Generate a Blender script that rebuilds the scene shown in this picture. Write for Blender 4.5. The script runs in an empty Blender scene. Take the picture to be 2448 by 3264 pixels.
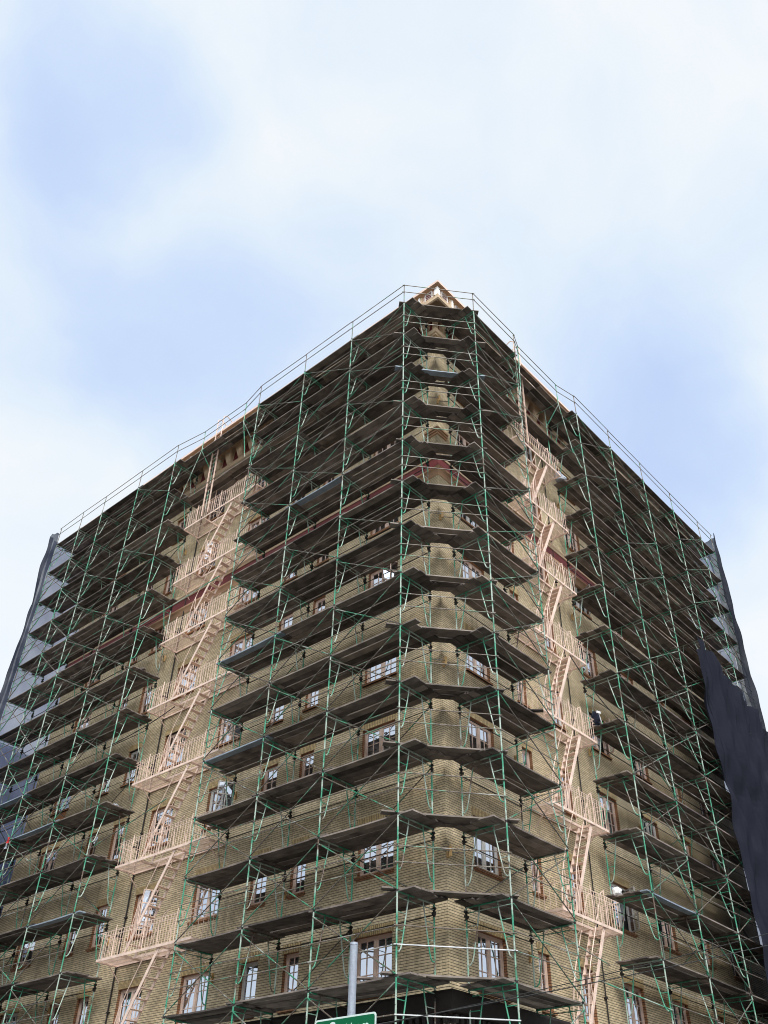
import bpy, math, random
from mathutils import Vector, Matrix
random.seed(7)
S = bpy.context.scene
col = S.collection
GZ = -1.6                       # street level; the camera is at z = 0

# ------------------------------------------------------------------ camera
CAM = Vector((-19.909, -15.675, 0.0))
F_PX = 2879.9
yaw, pitch, roll = math.radians(42.688), math.radians(39.004), math.radians(1.573)
fw = Vector((math.cos(pitch)*math.cos(yaw), math.cos(pitch)*math.sin(yaw), math.sin(pitch)))
r0 = Vector((math.sin(yaw), -math.cos(yaw), 0)); u0 = r0.cross(fw)
rt = math.cos(roll)*r0 + math.sin(roll)*u0; up = -math.sin(roll)*r0 + math.cos(roll)*u0
cd = bpy.data.cameras.new('camera'); cam = bpy.data.objects.new('camera', cd); col.objects.link(cam)
cam.matrix_world = Matrix(((rt.x, up.x, -fw.x, CAM.x), (rt.y, up.y, -fw.y, CAM.y), (rt.z, up.z, -fw.z, CAM.z), (0, 0, 0, 1)))
cd.sensor_fit = 'VERTICAL'; cd.sensor_height = 24.0; cd.lens = F_PX/3264*24.0
cd.clip_start = 0.1; cd.clip_end = 3000
S.camera = cam

def ray(u, v):                  # direction towards a point of the photograph (2448 x 3264)
    return (fw + rt*((u-1224)/F_PX) - up*((v-1632)/F_PX))

# ------------------------------------------------------------------ world, sun, exposure
SUN_EL, SUN_AZ = 48, 232        # azimuth of the sun seen from the scene, degrees from +x
w = bpy.data.worlds.new('World'); S.world = w; w.use_nodes = True
nt = w.node_tree; N = nt.nodes; Lk = nt.links; N.clear()
def nn(t, **k):
    n = N.new(t)
    for a, b in k.items(): setattr(n, a, b)
    return n
def math_(op, a, b=None, c=None, clamp=False):
    n = N.new('ShaderNodeMath'); n.operation = op; n.use_clamp = clamp
    for i, x in enumerate((a, b, c)):
        if x is None: continue
        if isinstance(x, (int, float)): n.inputs[i].default_value = x
        else: Lk.new(x, n.inputs[i])
    return n.outputs[0]
sky = nn('ShaderNodeTexSky', sky_type='NISHITA'); sky.sun_disc = False
sky.sun_elevation = math.radians(SUN_EL); sky.sun_rotation = math.radians(90-SUN_AZ)
tc = nn('ShaderNodeTexCoord')
n1 = nn('ShaderNodeTexNoise'); n1.inputs['Scale'].default_value = 2.6; n1.inputs['Detail'].default_value = 5; n1.inputs['Roughness'].default_value = .5
Lk.new(tc.outputs['Generated'], n1.inputs['Vector'])
warp = nn('ShaderNodeVectorMath', operation='MULTIPLY_ADD')
sub = nn('ShaderNodeVectorMath', operation='SUBTRACT'); Lk.new(n1.outputs['Color'], sub.inputs[0]); sub.inputs[1].default_value = (.5, .5, .5)
Lk.new(sub.outputs[0], warp.inputs[0]); warp.inputs[1].default_value = (.34, .34, .34); Lk.new(tc.outputs['Generated'], warp.inputs[2])
nrm = nn('ShaderNodeVectorMath', operation='NORMALIZE'); Lk.new(warp.outputs[0], nrm.inputs[0])
def blob(u, v, deg, wt):
    d = ray(u, v).normalized()
    dp = nn('ShaderNodeVectorMath', operation='DOT_PRODUCT'); Lk.new(nrm.outputs[0], dp.inputs[0]); dp.inputs[1].default_value = d
    mr = nn('ShaderNodeMapRange', interpolation_type='SMOOTHSTEP'); Lk.new(dp.outputs['Value'], mr.inputs['Value'])
    mr.inputs['From Min'].default_value = math.cos(math.radians(deg)); mr.inputs['From Max'].default_value = 1.0
    return math_('MULTIPLY', mr.outputs[0], wt)
acc = None                      # gaps in the cloud where the blue shows
for b in [(290, 220, 8, .55), (440, 480, 9, .26), (600, 1130, 10, .42), (150, 1060, 9, .3), (900, 980, 10, .3), (2050, 1250, 12, .36), (2170, 1420, 8, .42),
          (1950, 900, 13, .2), (2330, 1700, 8, .2), (1300, 760, 10, .18), (120, 560, 7, .2)]:
    o = blob(*b); acc = o if acc is None else math_('ADD', acc, o)
n2 = nn('ShaderNodeTexNoise'); n2.inputs['Scale'].default_value = 3.4; n2.inputs['Detail'].default_value = 6
Lk.new(nrm.outputs[0], n2.inputs['Vector'])
haz = nn('ShaderNodeMapRange'); Lk.new(n2.outputs['Fac'], haz.inputs['Value'])
haz.inputs['From Min'].default_value = .35; haz.inputs['From Max'].default_value = .7; haz.inputs['To Min'].default_value = .0; haz.inputs['To Max'].default_value = .26
n3 = nn('ShaderNodeTexNoise'); n3.inputs['Scale'].default_value = 8.5; n3.inputs['Detail'].default_value = 8; n3.inputs['Roughness'].default_value = .6
Lk.new(nrm.outputs[0], n3.inputs['Vector'])
wisp = math_('MULTIPLY_ADD', n3.outputs['Fac'], .34, -.17)
acc = math_('MULTIPLY', acc, .86)
mask = math_('ADD', math_('ADD', acc, wisp), haz.outputs[0], clamp=True)
ramp = nn('ShaderNodeValToRGB'); Lk.new(mask, ramp.inputs[0])
e = ramp.color_ramp.elements; e[0].position = 0; e[0].color = (.96, .99, 1, 1); e[1].position = 1; e[1].color = (.56, .69, .97, 1)
m_ = ramp.color_ramp.elements.new(.3); m_.color = (.80, .90, 1, 1)
m_ = ramp.color_ramp.elements.new(.62); m_.color = (.66, .79, 1, 1)
sc = nn('ShaderNodeVectorMath', operation='SCALE'); Lk.new(ramp.outputs[0], sc.inputs[0]); 
# the cloud is brighter round the hidden sun, behind the viewer
sdir = Vector((math.cos(math.radians(SUN_AZ))*math.cos(math.radians(SUN_EL)), math.sin(math.radians(SUN_AZ))*math.cos(math.radians(SUN_EL)), math.sin(math.radians(SUN_EL))))
sdp = nn('ShaderNodeVectorMath', operation='DOT_PRODUCT'); Lk.new(tc.outputs['Generated'], sdp.inputs[0]); sdp.inputs[1].default_value = sdir
smr = nn('ShaderNodeMapRange', interpolation_type='SMOOTHSTEP'); Lk.new(sdp.outputs['Value'], smr.inputs['Value'])
smr.inputs['From Min'].default_value = .5; smr.inputs['From Max'].default_value = 1; smr.inputs["To Min"].default_value = 6.3; smr.inputs['To Max'].default_value = 22
Lk.new(smr.outputs[0], sc.inputs['Scale'])
mx = nn('ShaderNodeMix', data_type='RGBA'); mx.inputs[0].default_value = .12
Lk.new(sc.outputs[0], mx.inputs[6]); Lk.new(sky.outputs[0], mx.inputs[7])
bg = nn('ShaderNodeBackground'); bg.inputs['Strength'].default_value = .1
Lk.new(mx.outputs[2], bg.inputs['Color'])
wo = nn('ShaderNodeOutputWorld'); Lk.new(bg.outputs[0], wo.inputs[0])

sl = bpy.data.lights.new('sun', 'SUN'); sl.energy = 1.5; sl.angle = math.radians(14); sl.color = (1, .95, .86)
so = bpy.data.objects.new('sun', sl); col.objects.link(so)
sd = Vector((math.cos(math.radians(SUN_AZ))*math.cos(math.radians(SUN_EL)), math.sin(math.radians(SUN_AZ))*math.cos(math.radians(SUN_EL)), math.sin(math.radians(SUN_EL))))
so.rotation_euler = (-sd).to_track_quat('-Z', 'Y').to_euler(); so.location = (-30, -30, 60)
S.view_settings.view_transform = 'Standard'; S.view_settings.look = 'None'; S.view_settings.exposure = 0.75; S.view_settings.gamma = 1
S.render.engine = 'CYCLES'
S.cycles.filter_width = 1.0; S.cycles.max_bounces = 7; S.cycles.diffuse_bounces = 4; S.cycles.transparent_max_bounces = 12

# ------------------------------------------------------------------ materials
def mat(name, base, rough=.7, metal=0.0, var=.0, scale=3.0, rnd=.0, bump=0.0, bscale=30, spec=.4, color2=None, thr=(.45, .6)):
    m = bpy.data.materials.new(name); m.use_nodes = True; t = m.node_tree; b = t.nodes['Principled BSDF']
    b.inputs['Roughness'].default_value = rough; b.inputs['Metallic'].default_value = metal; b.inputs['Specular IOR Level'].default_value = spec
    tcn = t.nodes.new('ShaderNodeTexCoord'); geo = t.nodes.new('ShaderNodeNewGeometry'); oi = t.nodes.new('ShaderNodeObjectInfo')
    add = t.nodes.new('ShaderNodeVectorMath'); add.operation = 'MULTIPLY_ADD'
    t.links.new(oi.outputs['Random'], add.inputs[0]); add.inputs[1].default_value = (37, 17, 53); t.links.new(tcn.outputs['Object'], add.inputs[2])
    no = t.nodes.new('ShaderNodeTexNoise'); no.inputs['Scale'].default_value = scale; no.inputs['Detail'].default_value = 5; t.links.new(add.outputs[0], no.inputs['Vector'])
    mr = t.nodes.new('ShaderNodeMapRange'); t.links.new(no.outputs['Fac'], mr.inputs['Value'])
    mixn = t.nodes.new('ShaderNodeMix'); mixn.data_type = 'RGBA'
    if color2:
        mr.inputs['From Min'].default_value = thr[0]; mr.inputs['From Max'].default_value = thr[1]
        mixn.inputs[6].default_value = (*base, 1); mixn.inputs[7].default_value = (*color2, 1)
    else:
        mr.inputs['From Min'].default_value = .3; mr.inputs['From Max'].default_value = .7
        mixn.inputs[6].default_value = (*[c*(1-var) for c in base], 1); mixn.inputs[7].default_value = (*[min(1, c*(1+var)) for c in base], 1)
    t.links.new(mr.outputs[0], mixn.inputs[0])
    out = mixn.outputs[2]
    if rnd:
        h = t.nodes.new('ShaderNodeHueSaturation'); mr2 = t.nodes.new('ShaderNodeMapRange'); t.links.new(oi.outputs['Random'], mr2.inputs['Value'])
        mr2.inputs['To Min'].default_value = 1-rnd; mr2.inputs['To Max'].default_value = 1+rnd
        t.links.new(mr2.outputs[0], h.inputs['Value']); t.links.new(out, h.inputs['Color']); out = h.outputs[0]
    t.links.new(out, b.inputs['Base Color'])
    if bump:
        n3 = t.nodes.new('ShaderNodeTexNoise'); n3.inputs['Scale'].default_value = bscale; n3.inputs['Detail'].default_value = 6; t.links.new(add.outputs[0], n3.inputs['Vector'])
        bp = t.nodes.new('ShaderNodeBump'); bp.inputs['Strength'].default_value = bump; bp.inputs['Distance'].default_value = .02
        t.links.new(n3.outputs['Fac'], bp.inputs['Height']); t.links.new(bp.outputs[0], b.inputs['Normal'])
    return m

def steel_mat(name, c_main, c_b, c_rust, pb, pr):
    """painted tube: main paint, worn/galvanised lengths, rusty lengths; each object gets its own mix"""
    m = mat(name, c_main, .45, .0, color2=c_b, scale=1.6, thr=pb, spec=.5)
    t = m.node_tree; b = t.nodes['Principled BSDF']; src = b.inputs['Base Color'].links[0].from_socket
    tcn = t.nodes.new('ShaderNodeTexCoord'); oi = t.nodes.new('ShaderNodeObjectInfo')
    add = t.nodes.new('ShaderNodeVectorMath'); add.operation = 'MULTIPLY_ADD'
    t.links.new(oi.outputs['Random'], add.inputs[0]); add.inputs[1].default_value = (91, 71, 23); t.links.new(tcn.outputs['Object'], add.inputs[2])
    for sc_, thr, colr in ((1.3, pr, c_rust), (26, (.62, .7), c_rust), (21, (.63, .7), (.42, .5, .45))):
        no = t.nodes.new('ShaderNodeTexNoise'); no.inputs['Scale'].default_value = sc_; no.inputs['Detail'].default_value = 4; t.links.new(add.outputs[0], no.inputs['Vector'])
        mr = t.nodes.new('ShaderNodeMapRange'); t.links.new(no.outputs['Fac'], mr.inputs['Value']); mr.inputs['From Min'].default_value = thr[0]; mr.inputs['From Max'].default_value = thr[1]
        mx_ = t.nodes.new('ShaderNodeMix'); mx_.data_type = 'RGBA'; t.links.new(mr.outputs[0], mx_.inputs[0]); t.links.new(src, mx_.inputs[6]); mx_.inputs[7].default_value = (*colr, 1)
        src = mx_.outputs[2]
    t.links.new(src, b.inputs['Base Color'])
    return m

def brick_mat(name, c1, c2, mortar, soldier=False, streaks_blotches=True):
    m = bpy.data.materials.new(name); m.use_nodes = True; t = m.node_tree; b = t.nodes['Principled BSDF']; b.inputs['Roughness'].default_value = .62; b.inputs['Specular IOR Level'].default_value = .35
    g = t.nodes.new('ShaderNodeNewGeometry'); sp = t.nodes.new('ShaderNodeSeparateXYZ'); t.links.new(g.outputs['Position'], sp.inputs[0])
    ad = t.nodes.new('ShaderNodeMath'); ad.operation = 'SUBTRACT'; t.links.new(sp.outputs['X'], ad.inputs[0]); t.links.new(sp.outputs['Y'], ad.inputs[1])
    cb = t.nodes.new('ShaderNodeCombineXYZ')
    if soldier: t.links.new(sp.outputs['Z'], cb.inputs[0]); t.links.new(ad.outputs[0], cb.inputs[1])
    else: t.links.new(ad.outputs[0], cb.inputs[0]); t.links.new(sp.outputs['Z'], cb.inputs[1])
    br = t.nodes.new('ShaderNodeTexBrick'); t.links.new(cb.outputs[0], br.inputs['Vector'])
    br.inputs['Scale'].default_value = 1; br.inputs['Brick Width'].default_value = .205; br.inputs['Row Height'].default_value = .0717
    br.inputs['Mortar Size'].default_value = .0045; br.inputs['Mortar Smooth'].default_value = .15; br.inputs['Bias'].default_value = -.1
    br.inputs['Color1'].default_value = (*c1, 1); br.inputs['Color2'].default_value = (*c2, 1); br.inputs['Mortar'].default_value = (*[c*.42 for c in c2], 1)
    # raked bed joints: a deep dark line under every course
    zz = t.nodes.new('ShaderNodeMath'); zz.operation = 'FRACT'; dv = t.nodes.new('ShaderNodeMath'); dv.operation = 'DIVIDE'
    t.links.new(ad.outputs[0] if soldier else sp.outputs['Z'], dv.inputs[0]); dv.inputs[1].default_value = .0717; t.links.new(dv.outputs[0], zz.inputs[0])
    bd = t.nodes.new('ShaderNodeMapRange'); t.links.new(zz.outputs[0], bd.inputs['Value']); bd.inputs['From Min'].default_value = .12; bd.inputs['From Max'].default_value = .18; bd.inputs['To Min'].default_value = 0; bd.inputs['To Max'].default_value = 1
    no = t.nodes.new('ShaderNodeTexNoise'); no.inputs['Scale'].default_value = .55; no.inputs['Detail'].default_value = 6; no.inputs['Roughness'].default_value = .62; t.links.new(g.outputs['Position'], no.inputs['Vector'])
    r = t.nodes.new('ShaderNodeMapRange'); t.links.new(no.outputs['Fac'], r.inputs['Value']); r.inputs['From Min'].default_value = .3; r.inputs['From Max'].default_value = .7; r.inputs['To Min'].default_value = .78; r.inputs['To Max'].default_value = 1.16
    mul = t.nodes.new('ShaderNodeMix'); mul.data_type = 'RGBA'; mul.blend_type = 'MULTIPLY'; mul.inputs[0].default_value = 1
    t.links.new(br.outputs['Color'], mul.inputs[6]); t.links.new(r.outputs[0], mul.inputs[7])
    src = mul.outputs[2]
    # per brick tint
    wn = t.nodes.new('ShaderNodeTexNoise'); wn.inputs['Scale'].default_value = 9; wn.inputs['Detail'].default_value = 1; mpv = t.nodes.new('ShaderNodeVectorMath'); mpv.operation = 'MULTIPLY'
    t.links.new(g.outputs['Position'], mpv.inputs[0]); mpv.inputs[1].default_value = (.5, .5, 1.6); t.links.new(mpv.outputs[0], wn.inputs['Vector'])
    r2 = t.nodes.new('ShaderNodeMapRange'); t.links.new(wn.outputs['Fac'], r2.inputs['Value']); r2.inputs['From Min'].default_value = .25; r2.inputs['From Max'].default_value = .75; r2.inputs['To Min'].default_value = .8; r2.inputs['To Max'].default_value = 1.18
    m2 = t.nodes.new('ShaderNodeMix'); m2.data_type = 'RGBA'; m2.blend_type = 'MULTIPLY'; m2.inputs[0].default_value = 1; t.links.new(src, m2.inputs[6]); t.links.new(r2.outputs[0], m2.inputs[7]); src = m2.outputs[2]
    if streaks_blotches:
        stv = t.nodes.new('ShaderNodeVectorMath'); stv.operation = 'MULTIPLY'; t.links.new(g.outputs['Position'], stv.inputs[0]); stv.inputs[1].default_value = (2.6, 2.6, .16)
        stn = t.nodes.new('ShaderNodeTexNoise'); stn.inputs['Scale'].default_value = 1.3; stn.inputs['Detail'].default_value = 5; t.links.new(stv.outputs[0], stn.inputs['Vector'])
        str_ = t.nodes.new('ShaderNodeMapRange'); t.links.new(stn.outputs['Fac'], str_.inputs['Value']); str_.inputs['From Min'].default_value = .56; str_.inputs['From Max'].default_value = .76; str_.inputs['To Max'].default_value = .5
        stm = t.nodes.new('ShaderNodeMix'); stm.data_type = 'RGBA'; t.links.new(str_.outputs[0], stm.inputs[0]); t.links.new(src, stm.inputs[6]); stm.inputs[7].default_value = (.15, .115, .065, 1); src = stm.outputs[2]
    if streaks_blotches:     # dark noise blotches on the corner bricks and streaks
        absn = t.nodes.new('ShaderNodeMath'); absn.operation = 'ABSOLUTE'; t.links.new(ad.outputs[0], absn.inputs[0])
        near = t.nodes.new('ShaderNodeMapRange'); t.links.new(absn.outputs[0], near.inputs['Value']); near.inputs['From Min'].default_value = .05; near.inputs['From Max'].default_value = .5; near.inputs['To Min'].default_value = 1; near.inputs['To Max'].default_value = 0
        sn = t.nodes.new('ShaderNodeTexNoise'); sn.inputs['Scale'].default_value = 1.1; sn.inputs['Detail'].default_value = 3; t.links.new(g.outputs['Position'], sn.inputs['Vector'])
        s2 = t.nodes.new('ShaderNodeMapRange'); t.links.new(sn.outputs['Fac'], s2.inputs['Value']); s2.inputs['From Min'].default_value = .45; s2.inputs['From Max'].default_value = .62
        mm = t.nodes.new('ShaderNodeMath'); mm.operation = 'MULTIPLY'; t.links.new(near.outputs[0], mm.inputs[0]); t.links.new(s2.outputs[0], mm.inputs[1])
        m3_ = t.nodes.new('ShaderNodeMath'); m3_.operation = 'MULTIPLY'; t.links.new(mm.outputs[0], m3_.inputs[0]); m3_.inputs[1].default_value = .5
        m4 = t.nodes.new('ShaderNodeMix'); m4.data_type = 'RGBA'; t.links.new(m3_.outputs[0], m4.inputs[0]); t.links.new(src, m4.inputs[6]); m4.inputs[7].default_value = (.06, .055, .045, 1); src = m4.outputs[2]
    m5 = t.nodes.new('ShaderNodeMix'); m5.data_type = 'RGBA'; t.links.new(bd.outputs[0], m5.inputs[0]); m5.inputs[6].default_value = (*[c*.35 for c in mortar], 1); t.links.new(src, m5.inputs[7])
    t.links.new(m5.outputs[2], b.inputs['Base Color'])
    bp = t.nodes.new('ShaderNodeBump'); bp.inputs['Strength'].default_value = .6; bp.inputs['Distance'].default_value = .012; t.links.new(bd.outputs[0], bp.inputs['Height']); t.links.new(bp.outputs[0], b.inputs['Normal'])
    return m

M = {}
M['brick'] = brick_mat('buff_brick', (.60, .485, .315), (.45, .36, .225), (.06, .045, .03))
M['soldier'] = brick_mat('soldier_brick', (.52, .38, .19), (.38, .27, .13), (.05, .036, .024), soldier=True, streaks_blotches=False)
M['reveal'] = brick_mat('red_brick', (.34, .17, .085), (.26, .125, .06), (.04, .025, .018), streaks_blotches=False)
M['orange'] = mat('orange_brick', (.42, .19, .09), .8, var=.25, scale=8, bump=.3)
M['window_paint'] = mat('window_paint', (.66, .49, .40), .5, var=.12, scale=5, rnd=.08)
M['white_paint'] = mat('white_window_paint', (.6, .57, .53), .5, var=.08, scale=5)
M['fe'] = mat('fire_escape_paint', (.70, .53, .445), .5, var=.16, scale=4, bump=.1, bscale=40)
M['green'] = steel_mat('green_scaffold_paint', (.035, .27, .16), (.36, .44, .38), (.12, .08, .06), (.46, .56), (.57, .65))
M['pipe'] = steel_mat('bare_pipe', (.13, .10, .078), (.10, .24, .15), (.34, .33, .30), (.55, .64), (.58, .68))
M['dark_pipe'] = mat('dark_pipe', (.05, .04, .033), .6, var=.3)
M['white_pipe'] = mat('galvanised_bright_pipe', (.56, .57, .58), .4, .2, var=.15, scale=6)
M['brace'] = steel_mat('brace_paint', (.02, .17, .09), (.08, .06, .045), (.26, .28, .25), (.42, .5), (.60, .68))
M['clamp'] = mat('dark_clamp', (.02, .018, .016), .6)
M['plank'] = mat('weathered_plank', (.122, .101, .09), .85, var=.55, scale=2.2, rnd=.55, bump=.3, bscale=18)
M['plank2'] = mat('grey_plank', (.19, .16, .14), .85, var=.35, scale=2.5, rnd=.35, bump=.3, bscale=18)
M['alu'] = mat('blue_grey_plank', (.22, .27, .33), .6, var=.2, scale=3)
M['red'] = mat('red_paint', (.13, .02, .021), .55, var=.15, scale=2)
M['beige'] = mat('beige_trim_paint', (.50, .37, .24), .55, var=.1, scale=2, bump=.1)
M['pink'] = mat('pink_beige_paint', (.72, .54, .46), .5, var=.06, scale=2)
M['tan'] = mat('tan_cornice_paint', (.40, .24, .14), .5, var=.12, scale=2)
M['trimwhite'] = mat('white_trim', (.8, .78, .75), .5)
M['dark'] = mat('dark_cornice_paint', (.018, .013, .012), .6, var=.3, scale=5)
M['stone'] = mat('pale_stone', (.33, .27, .22), .8, var=.2, scale=3, bump=.3)
M['roofing'] = mat('roof_felt', (.06, .06, .06), .9, var=.2, scale=2)
M['interior'] = mat('dark_room', (.24, .24, .25), .9)
M['asphalt'] = mat('asphalt', (.05, .05, .052), .9, var=.25, scale=2, bump=.4, bscale=80)
M['concrete'] = mat('concrete', (.30, .29, .27), .85, var=.15, scale=1.5, bump=.2)
M['galv'] = mat('galvanised_pole', (.30, .335, .40), .6, .2, var=.12, scale=40, bump=.15, bscale=90)
M['sign_green'] = mat('sign_green', (.0, .115, .045), .4, var=.04)
M['sign_white'] = mat('sign_white', (.62, .74, .72), .4)
M['neighbour'] = mat('neighbour_stucco', (.30, .27, .29), .9, var=.12, scale=.6, bump=.3)
M['rag_red'] = mat('red_cloth', (.5, .03, .03), .9, var=.2)
M['rag_grey'] = mat('grey_cloth', (.30, .32, .36), .9, var=.3, scale=8)
M['white_plastic'] = mat('white_plastic', (.75, .75, .76), .5)
M['tool_green'] = mat('green_plastic', (.05, .3, .08), .5)
M['yellow'] = mat('ochre_cloth', (.5, .28, .05), .8)
M['wire'] = mat('black_cable', (.012, .012, .012), .6)
M['wood'] = mat('raw_timber', (.5, .32, .14), .8, var=.2, scale=6)

def glass():
    m = bpy.data.materials.new('window_glass'); m.use_nodes = True; t = m.node_tree; t.nodes.clear()
    o = t.nodes.new('ShaderNodeOutputMaterial'); tr = t.nodes.new('ShaderNodeBsdfTransparent'); gl = t.nodes.new('ShaderNodeBsdfGlossy'); mx_ = t.nodes.new('ShaderNodeMixShader')
    tr.inputs[0].default_value = (.9, .92, .95, 1); gl.inputs['Roughness'].default_value = .02; gl.inputs[0].default_value = (.66, .71, .80, 1)
    fr = t.nodes.new('ShaderNodeFresnel'); fr.inputs['IOR'].default_value = 1.5; mr = t.nodes.new('ShaderNodeMapRange'); t.links.new(fr.outputs[0], mr.inputs['Value'])
    mr.inputs['From Min'].default_value = .03; mr.inputs['From Max'].default_value = .5; mr.inputs['To Min'].default_value = .30; mr.inputs['To Max'].default_value = .9
    g = t.nodes.new('ShaderNodeNewGeometry'); no = t.nodes.new('ShaderNodeTexNoise'); no.inputs['Scale'].default_value = 1.6; t.links.new(g.outputs['Position'], no.inputs['Vector'])
    bp = t.nodes.new('ShaderNodeBump'); bp.inputs['Strength'].default_value = .12; bp.inputs['Distance'].default_value = .04; t.links.new(no.outputs['Fac'], bp.inputs['Height']); t.links.new(bp.outputs[0], gl.inputs['Normal'])
    t.links.new(mr.outputs[0], mx_.inputs[0]); t.links.new(tr.outputs[0], mx_.inputs[1]); t.links.new(gl.outputs[0], mx_.inputs[2]); t.links.new(mx_.outputs[0], o.inputs[0])
    return m
M['glass'] = glass()
def curtain():
    m = mat('curtain', (.60, .61, .64), .9, var=.12, scale=3, rnd=.3)
    t = m.node_tree; b = t.nodes['Principled BSDF']
    tcn = t.nodes.new('ShaderNodeTexCoord'); wv = t.nodes.new('ShaderNodeTexWave'); wv.inputs['Scale'].default_value = 4.5; wv.inputs['Distortion'].default_value = 2.5; wv.bands_direction = 'X'
    t.links.new(tcn.outputs['Object'], wv.inputs['Vector']); bp = t.nodes.new('ShaderNodeBump'); bp.inputs['Strength'].default_value = 1; bp.inputs['Distance'].default_value = .06
    t.links.new(wv.outputs['Fac'], bp.inputs['Height']); t.links.new(bp.outputs[0], b.inputs['Normal'])
    return m
M['curtain'] = curtain()
def netmat(name, c, alpha, transl, va=.08):
    m = bpy.data.materials.new(name); m.use_nodes = True; t = m.node_tree; t.nodes.clear()
    o = t.nodes.new('ShaderNodeOutputMaterial'); tr = t.nodes.new('ShaderNodeBsdfTransparent'); d = t.nodes.new('ShaderNodeBsdfDiffuse'); tl = t.nodes.new('ShaderNodeBsdfTranslucent')
    d.inputs[0].default_value = (*c, 1); tl.inputs[0].default_value = (*c, 1)
    m1 = t.nodes.new('ShaderNodeMixShader'); m1.inputs[0].default_value = transl; t.links.new(d.outputs[0], m1.inputs[1]); t.links.new(tl.outputs[0], m1.inputs[2])
    tcn = t.nodes.new('ShaderNodeTexCoord'); no = t.nodes.new('ShaderNodeTexNoise'); no.inputs['Scale'].default_value = .8; no.inputs['Detail'].default_value = 6; t.links.new(tcn.outputs['Object'], no.inputs['Vector'])
    mr = t.nodes.new('ShaderNodeMapRange'); t.links.new(no.outputs['Fac'], mr.inputs['Value']); mr.inputs['From Min'].default_value = .3; mr.inputs['From Max'].default_value = .7
    mr.inputs['To Min'].default_value = max(0, alpha-va); mr.inputs['To Max'].default_value = min(1, alpha+va)
    m2 = t.nodes.new('ShaderNodeMixShader'); t.links.new(mr.outputs[0], m2.inputs[0]); t.links.new(tr.outputs[0], m2.inputs[1]); t.links.new(m1.outputs[0], m2.inputs[2]); t.links.new(m2.outputs[0], o.inputs[0])
    return m
M['net_dark'] = netmat('dark_netting', (.024, .026, .038), .985, .25, .012)
M['net_mid'] = netmat('charcoal_netting', (.03, .032, .045), .86, .35, .13)
M['net_grey'] = netmat('grey_netting', (.035, .042, .07), .8, .5, .16)
M['net_pale'] = netmat('backlit_netting', (.24, .28, .43), .80, .7)

# ------------------------------------------------------------------ mesh builder
class MB:
    def __init__(s): s.v = []; s.f = []; s.mi = []; s.m = 0
    def q(s, *ps):
        b = len(s.v); s.v += [tuple(p) for p in ps]; s.f.append(tuple(range(b, b+len(ps)))); s.mi.append(s.m); return s
    def box(s, x0, y0, z0, x1, y1, z1):
        if x0 > x1: x0, x1 = x1, x0
        if y0 > y1: y0, y1 = y1, y0
        if z0 > z1: z0, z1 = z1, z0
        b = len(s.v); s.v += [(x0, y0, z0), (x1, y0, z0), (x1, y1, z0), (x0, y1, z0), (x0, y0, z1), (x1, y0, z1), (x1, y1, z1), (x0, y1, z1)]
        for f in ((0, 3, 2, 1), (4, 5, 6, 7), (0, 1, 5, 4), (1, 2, 6, 5), (2, 3, 7, 6), (3, 0, 4, 7)): s.f.append(tuple(b+i for i in f)); s.mi.append(s.m)
        return s
    def tube(s, pts, r, n=7, cap=True):
        pts = [Vector(p) for p in pts]; b0 = len(s.v); prev = None
        for i, p in enumerate(pts):
            if i == 0: d = pts[1]-p
            elif i == len(pts)-1: d = p-pts[i-1]
            else: d = (pts[i+1]-p).normalized()+(p-pts[i-1]).normalized()
            d.normalize()
            a = prev if prev is not None else (Vector((0, 0, 1)) if abs(d.z) < .9 else Vector((1, 0, 0)))
            x = (a - d*a.dot(d)).normalized(); y = d.cross(x); prev = x
            rr = r[i] if isinstance(r, (list, tuple)) else r
            for k in range(n):
                t = 2*math.pi*k/n; s.v.append(tuple(p + x*rr*math.cos(t) + y*rr*math.sin(t)))
        for i in range(len(pts)-1):
            for k in range(n):
                a = b0+i*n+k; b = b0+i*n+(k+1) % n; s.f.append((a, b, b+n, a+n)); s.mi.append(s.m)
        if cap:
            s.f.append(tuple(b0+k for k in reversed(range(n)))); s.mi.append(s.m)
            e_ = b0+(len(pts)-1)*n; s.f.append(tuple(e_+k for k in range(n))); s.mi.append(s.m)
        return s
    def bar(s, a, b, w_, h, up_=(0, 0, 1)):       # flat bar from a to b
        a = Vector(a); b = Vector(b); d = (b-a).normalized(); u = Vector(up_); sd_ = d.cross(u).normalized(); u = sd_.cross(d)
        o = len(s.v)
        for p in (a, b):
            for i, j in ((-1, -1), (1, -1), (1, 1), (-1, 1)): s.v.append(tuple(p + sd_*w_/2*i + u*h/2*j))
        for f in ((0, 1, 2, 3), (7, 6, 5, 4), (0, 4, 5, 1), (1, 5, 6, 2), (2, 6, 7, 3), (3, 7, 4, 0)): s.f.append(tuple(o+i for i in f)); s.mi.append(s.m)
        return s
    def mesh(s, name, mats, smooth=False):
        me = bpy.data.meshes.new(name); me.from_pydata(s.v, [], s.f)
        for m in (mats if isinstance(mats, (list, tuple)) else [mats]): me.materials.append(m)
        me.polygons.foreach_set('material_index', s.mi)
        if smooth: me.polygons.foreach_set('use_smooth', [True]*len(s.f))
        me.update(); return me
    def build(s, name, mats, parent=None, smooth=False):
        return link(name, s.mesh(name, mats, smooth), parent)
def link(name, me, parent=None, loc=None, rot=None):
    o = bpy.data.objects.new(name, me); col.objects.link(o)
    if parent is not None: o.parent = parent
    if loc is not None: o.location = loc
    if rot is not None: o.rotation_euler = rot
    return o
def tag(o, label=None, cat=None, group=None, kind=None):
    if label: o['label'] = label
    if cat: o['category'] = cat
    if group: o['group'] = group
    if kind: o['kind'] = kind
    return o
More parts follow.
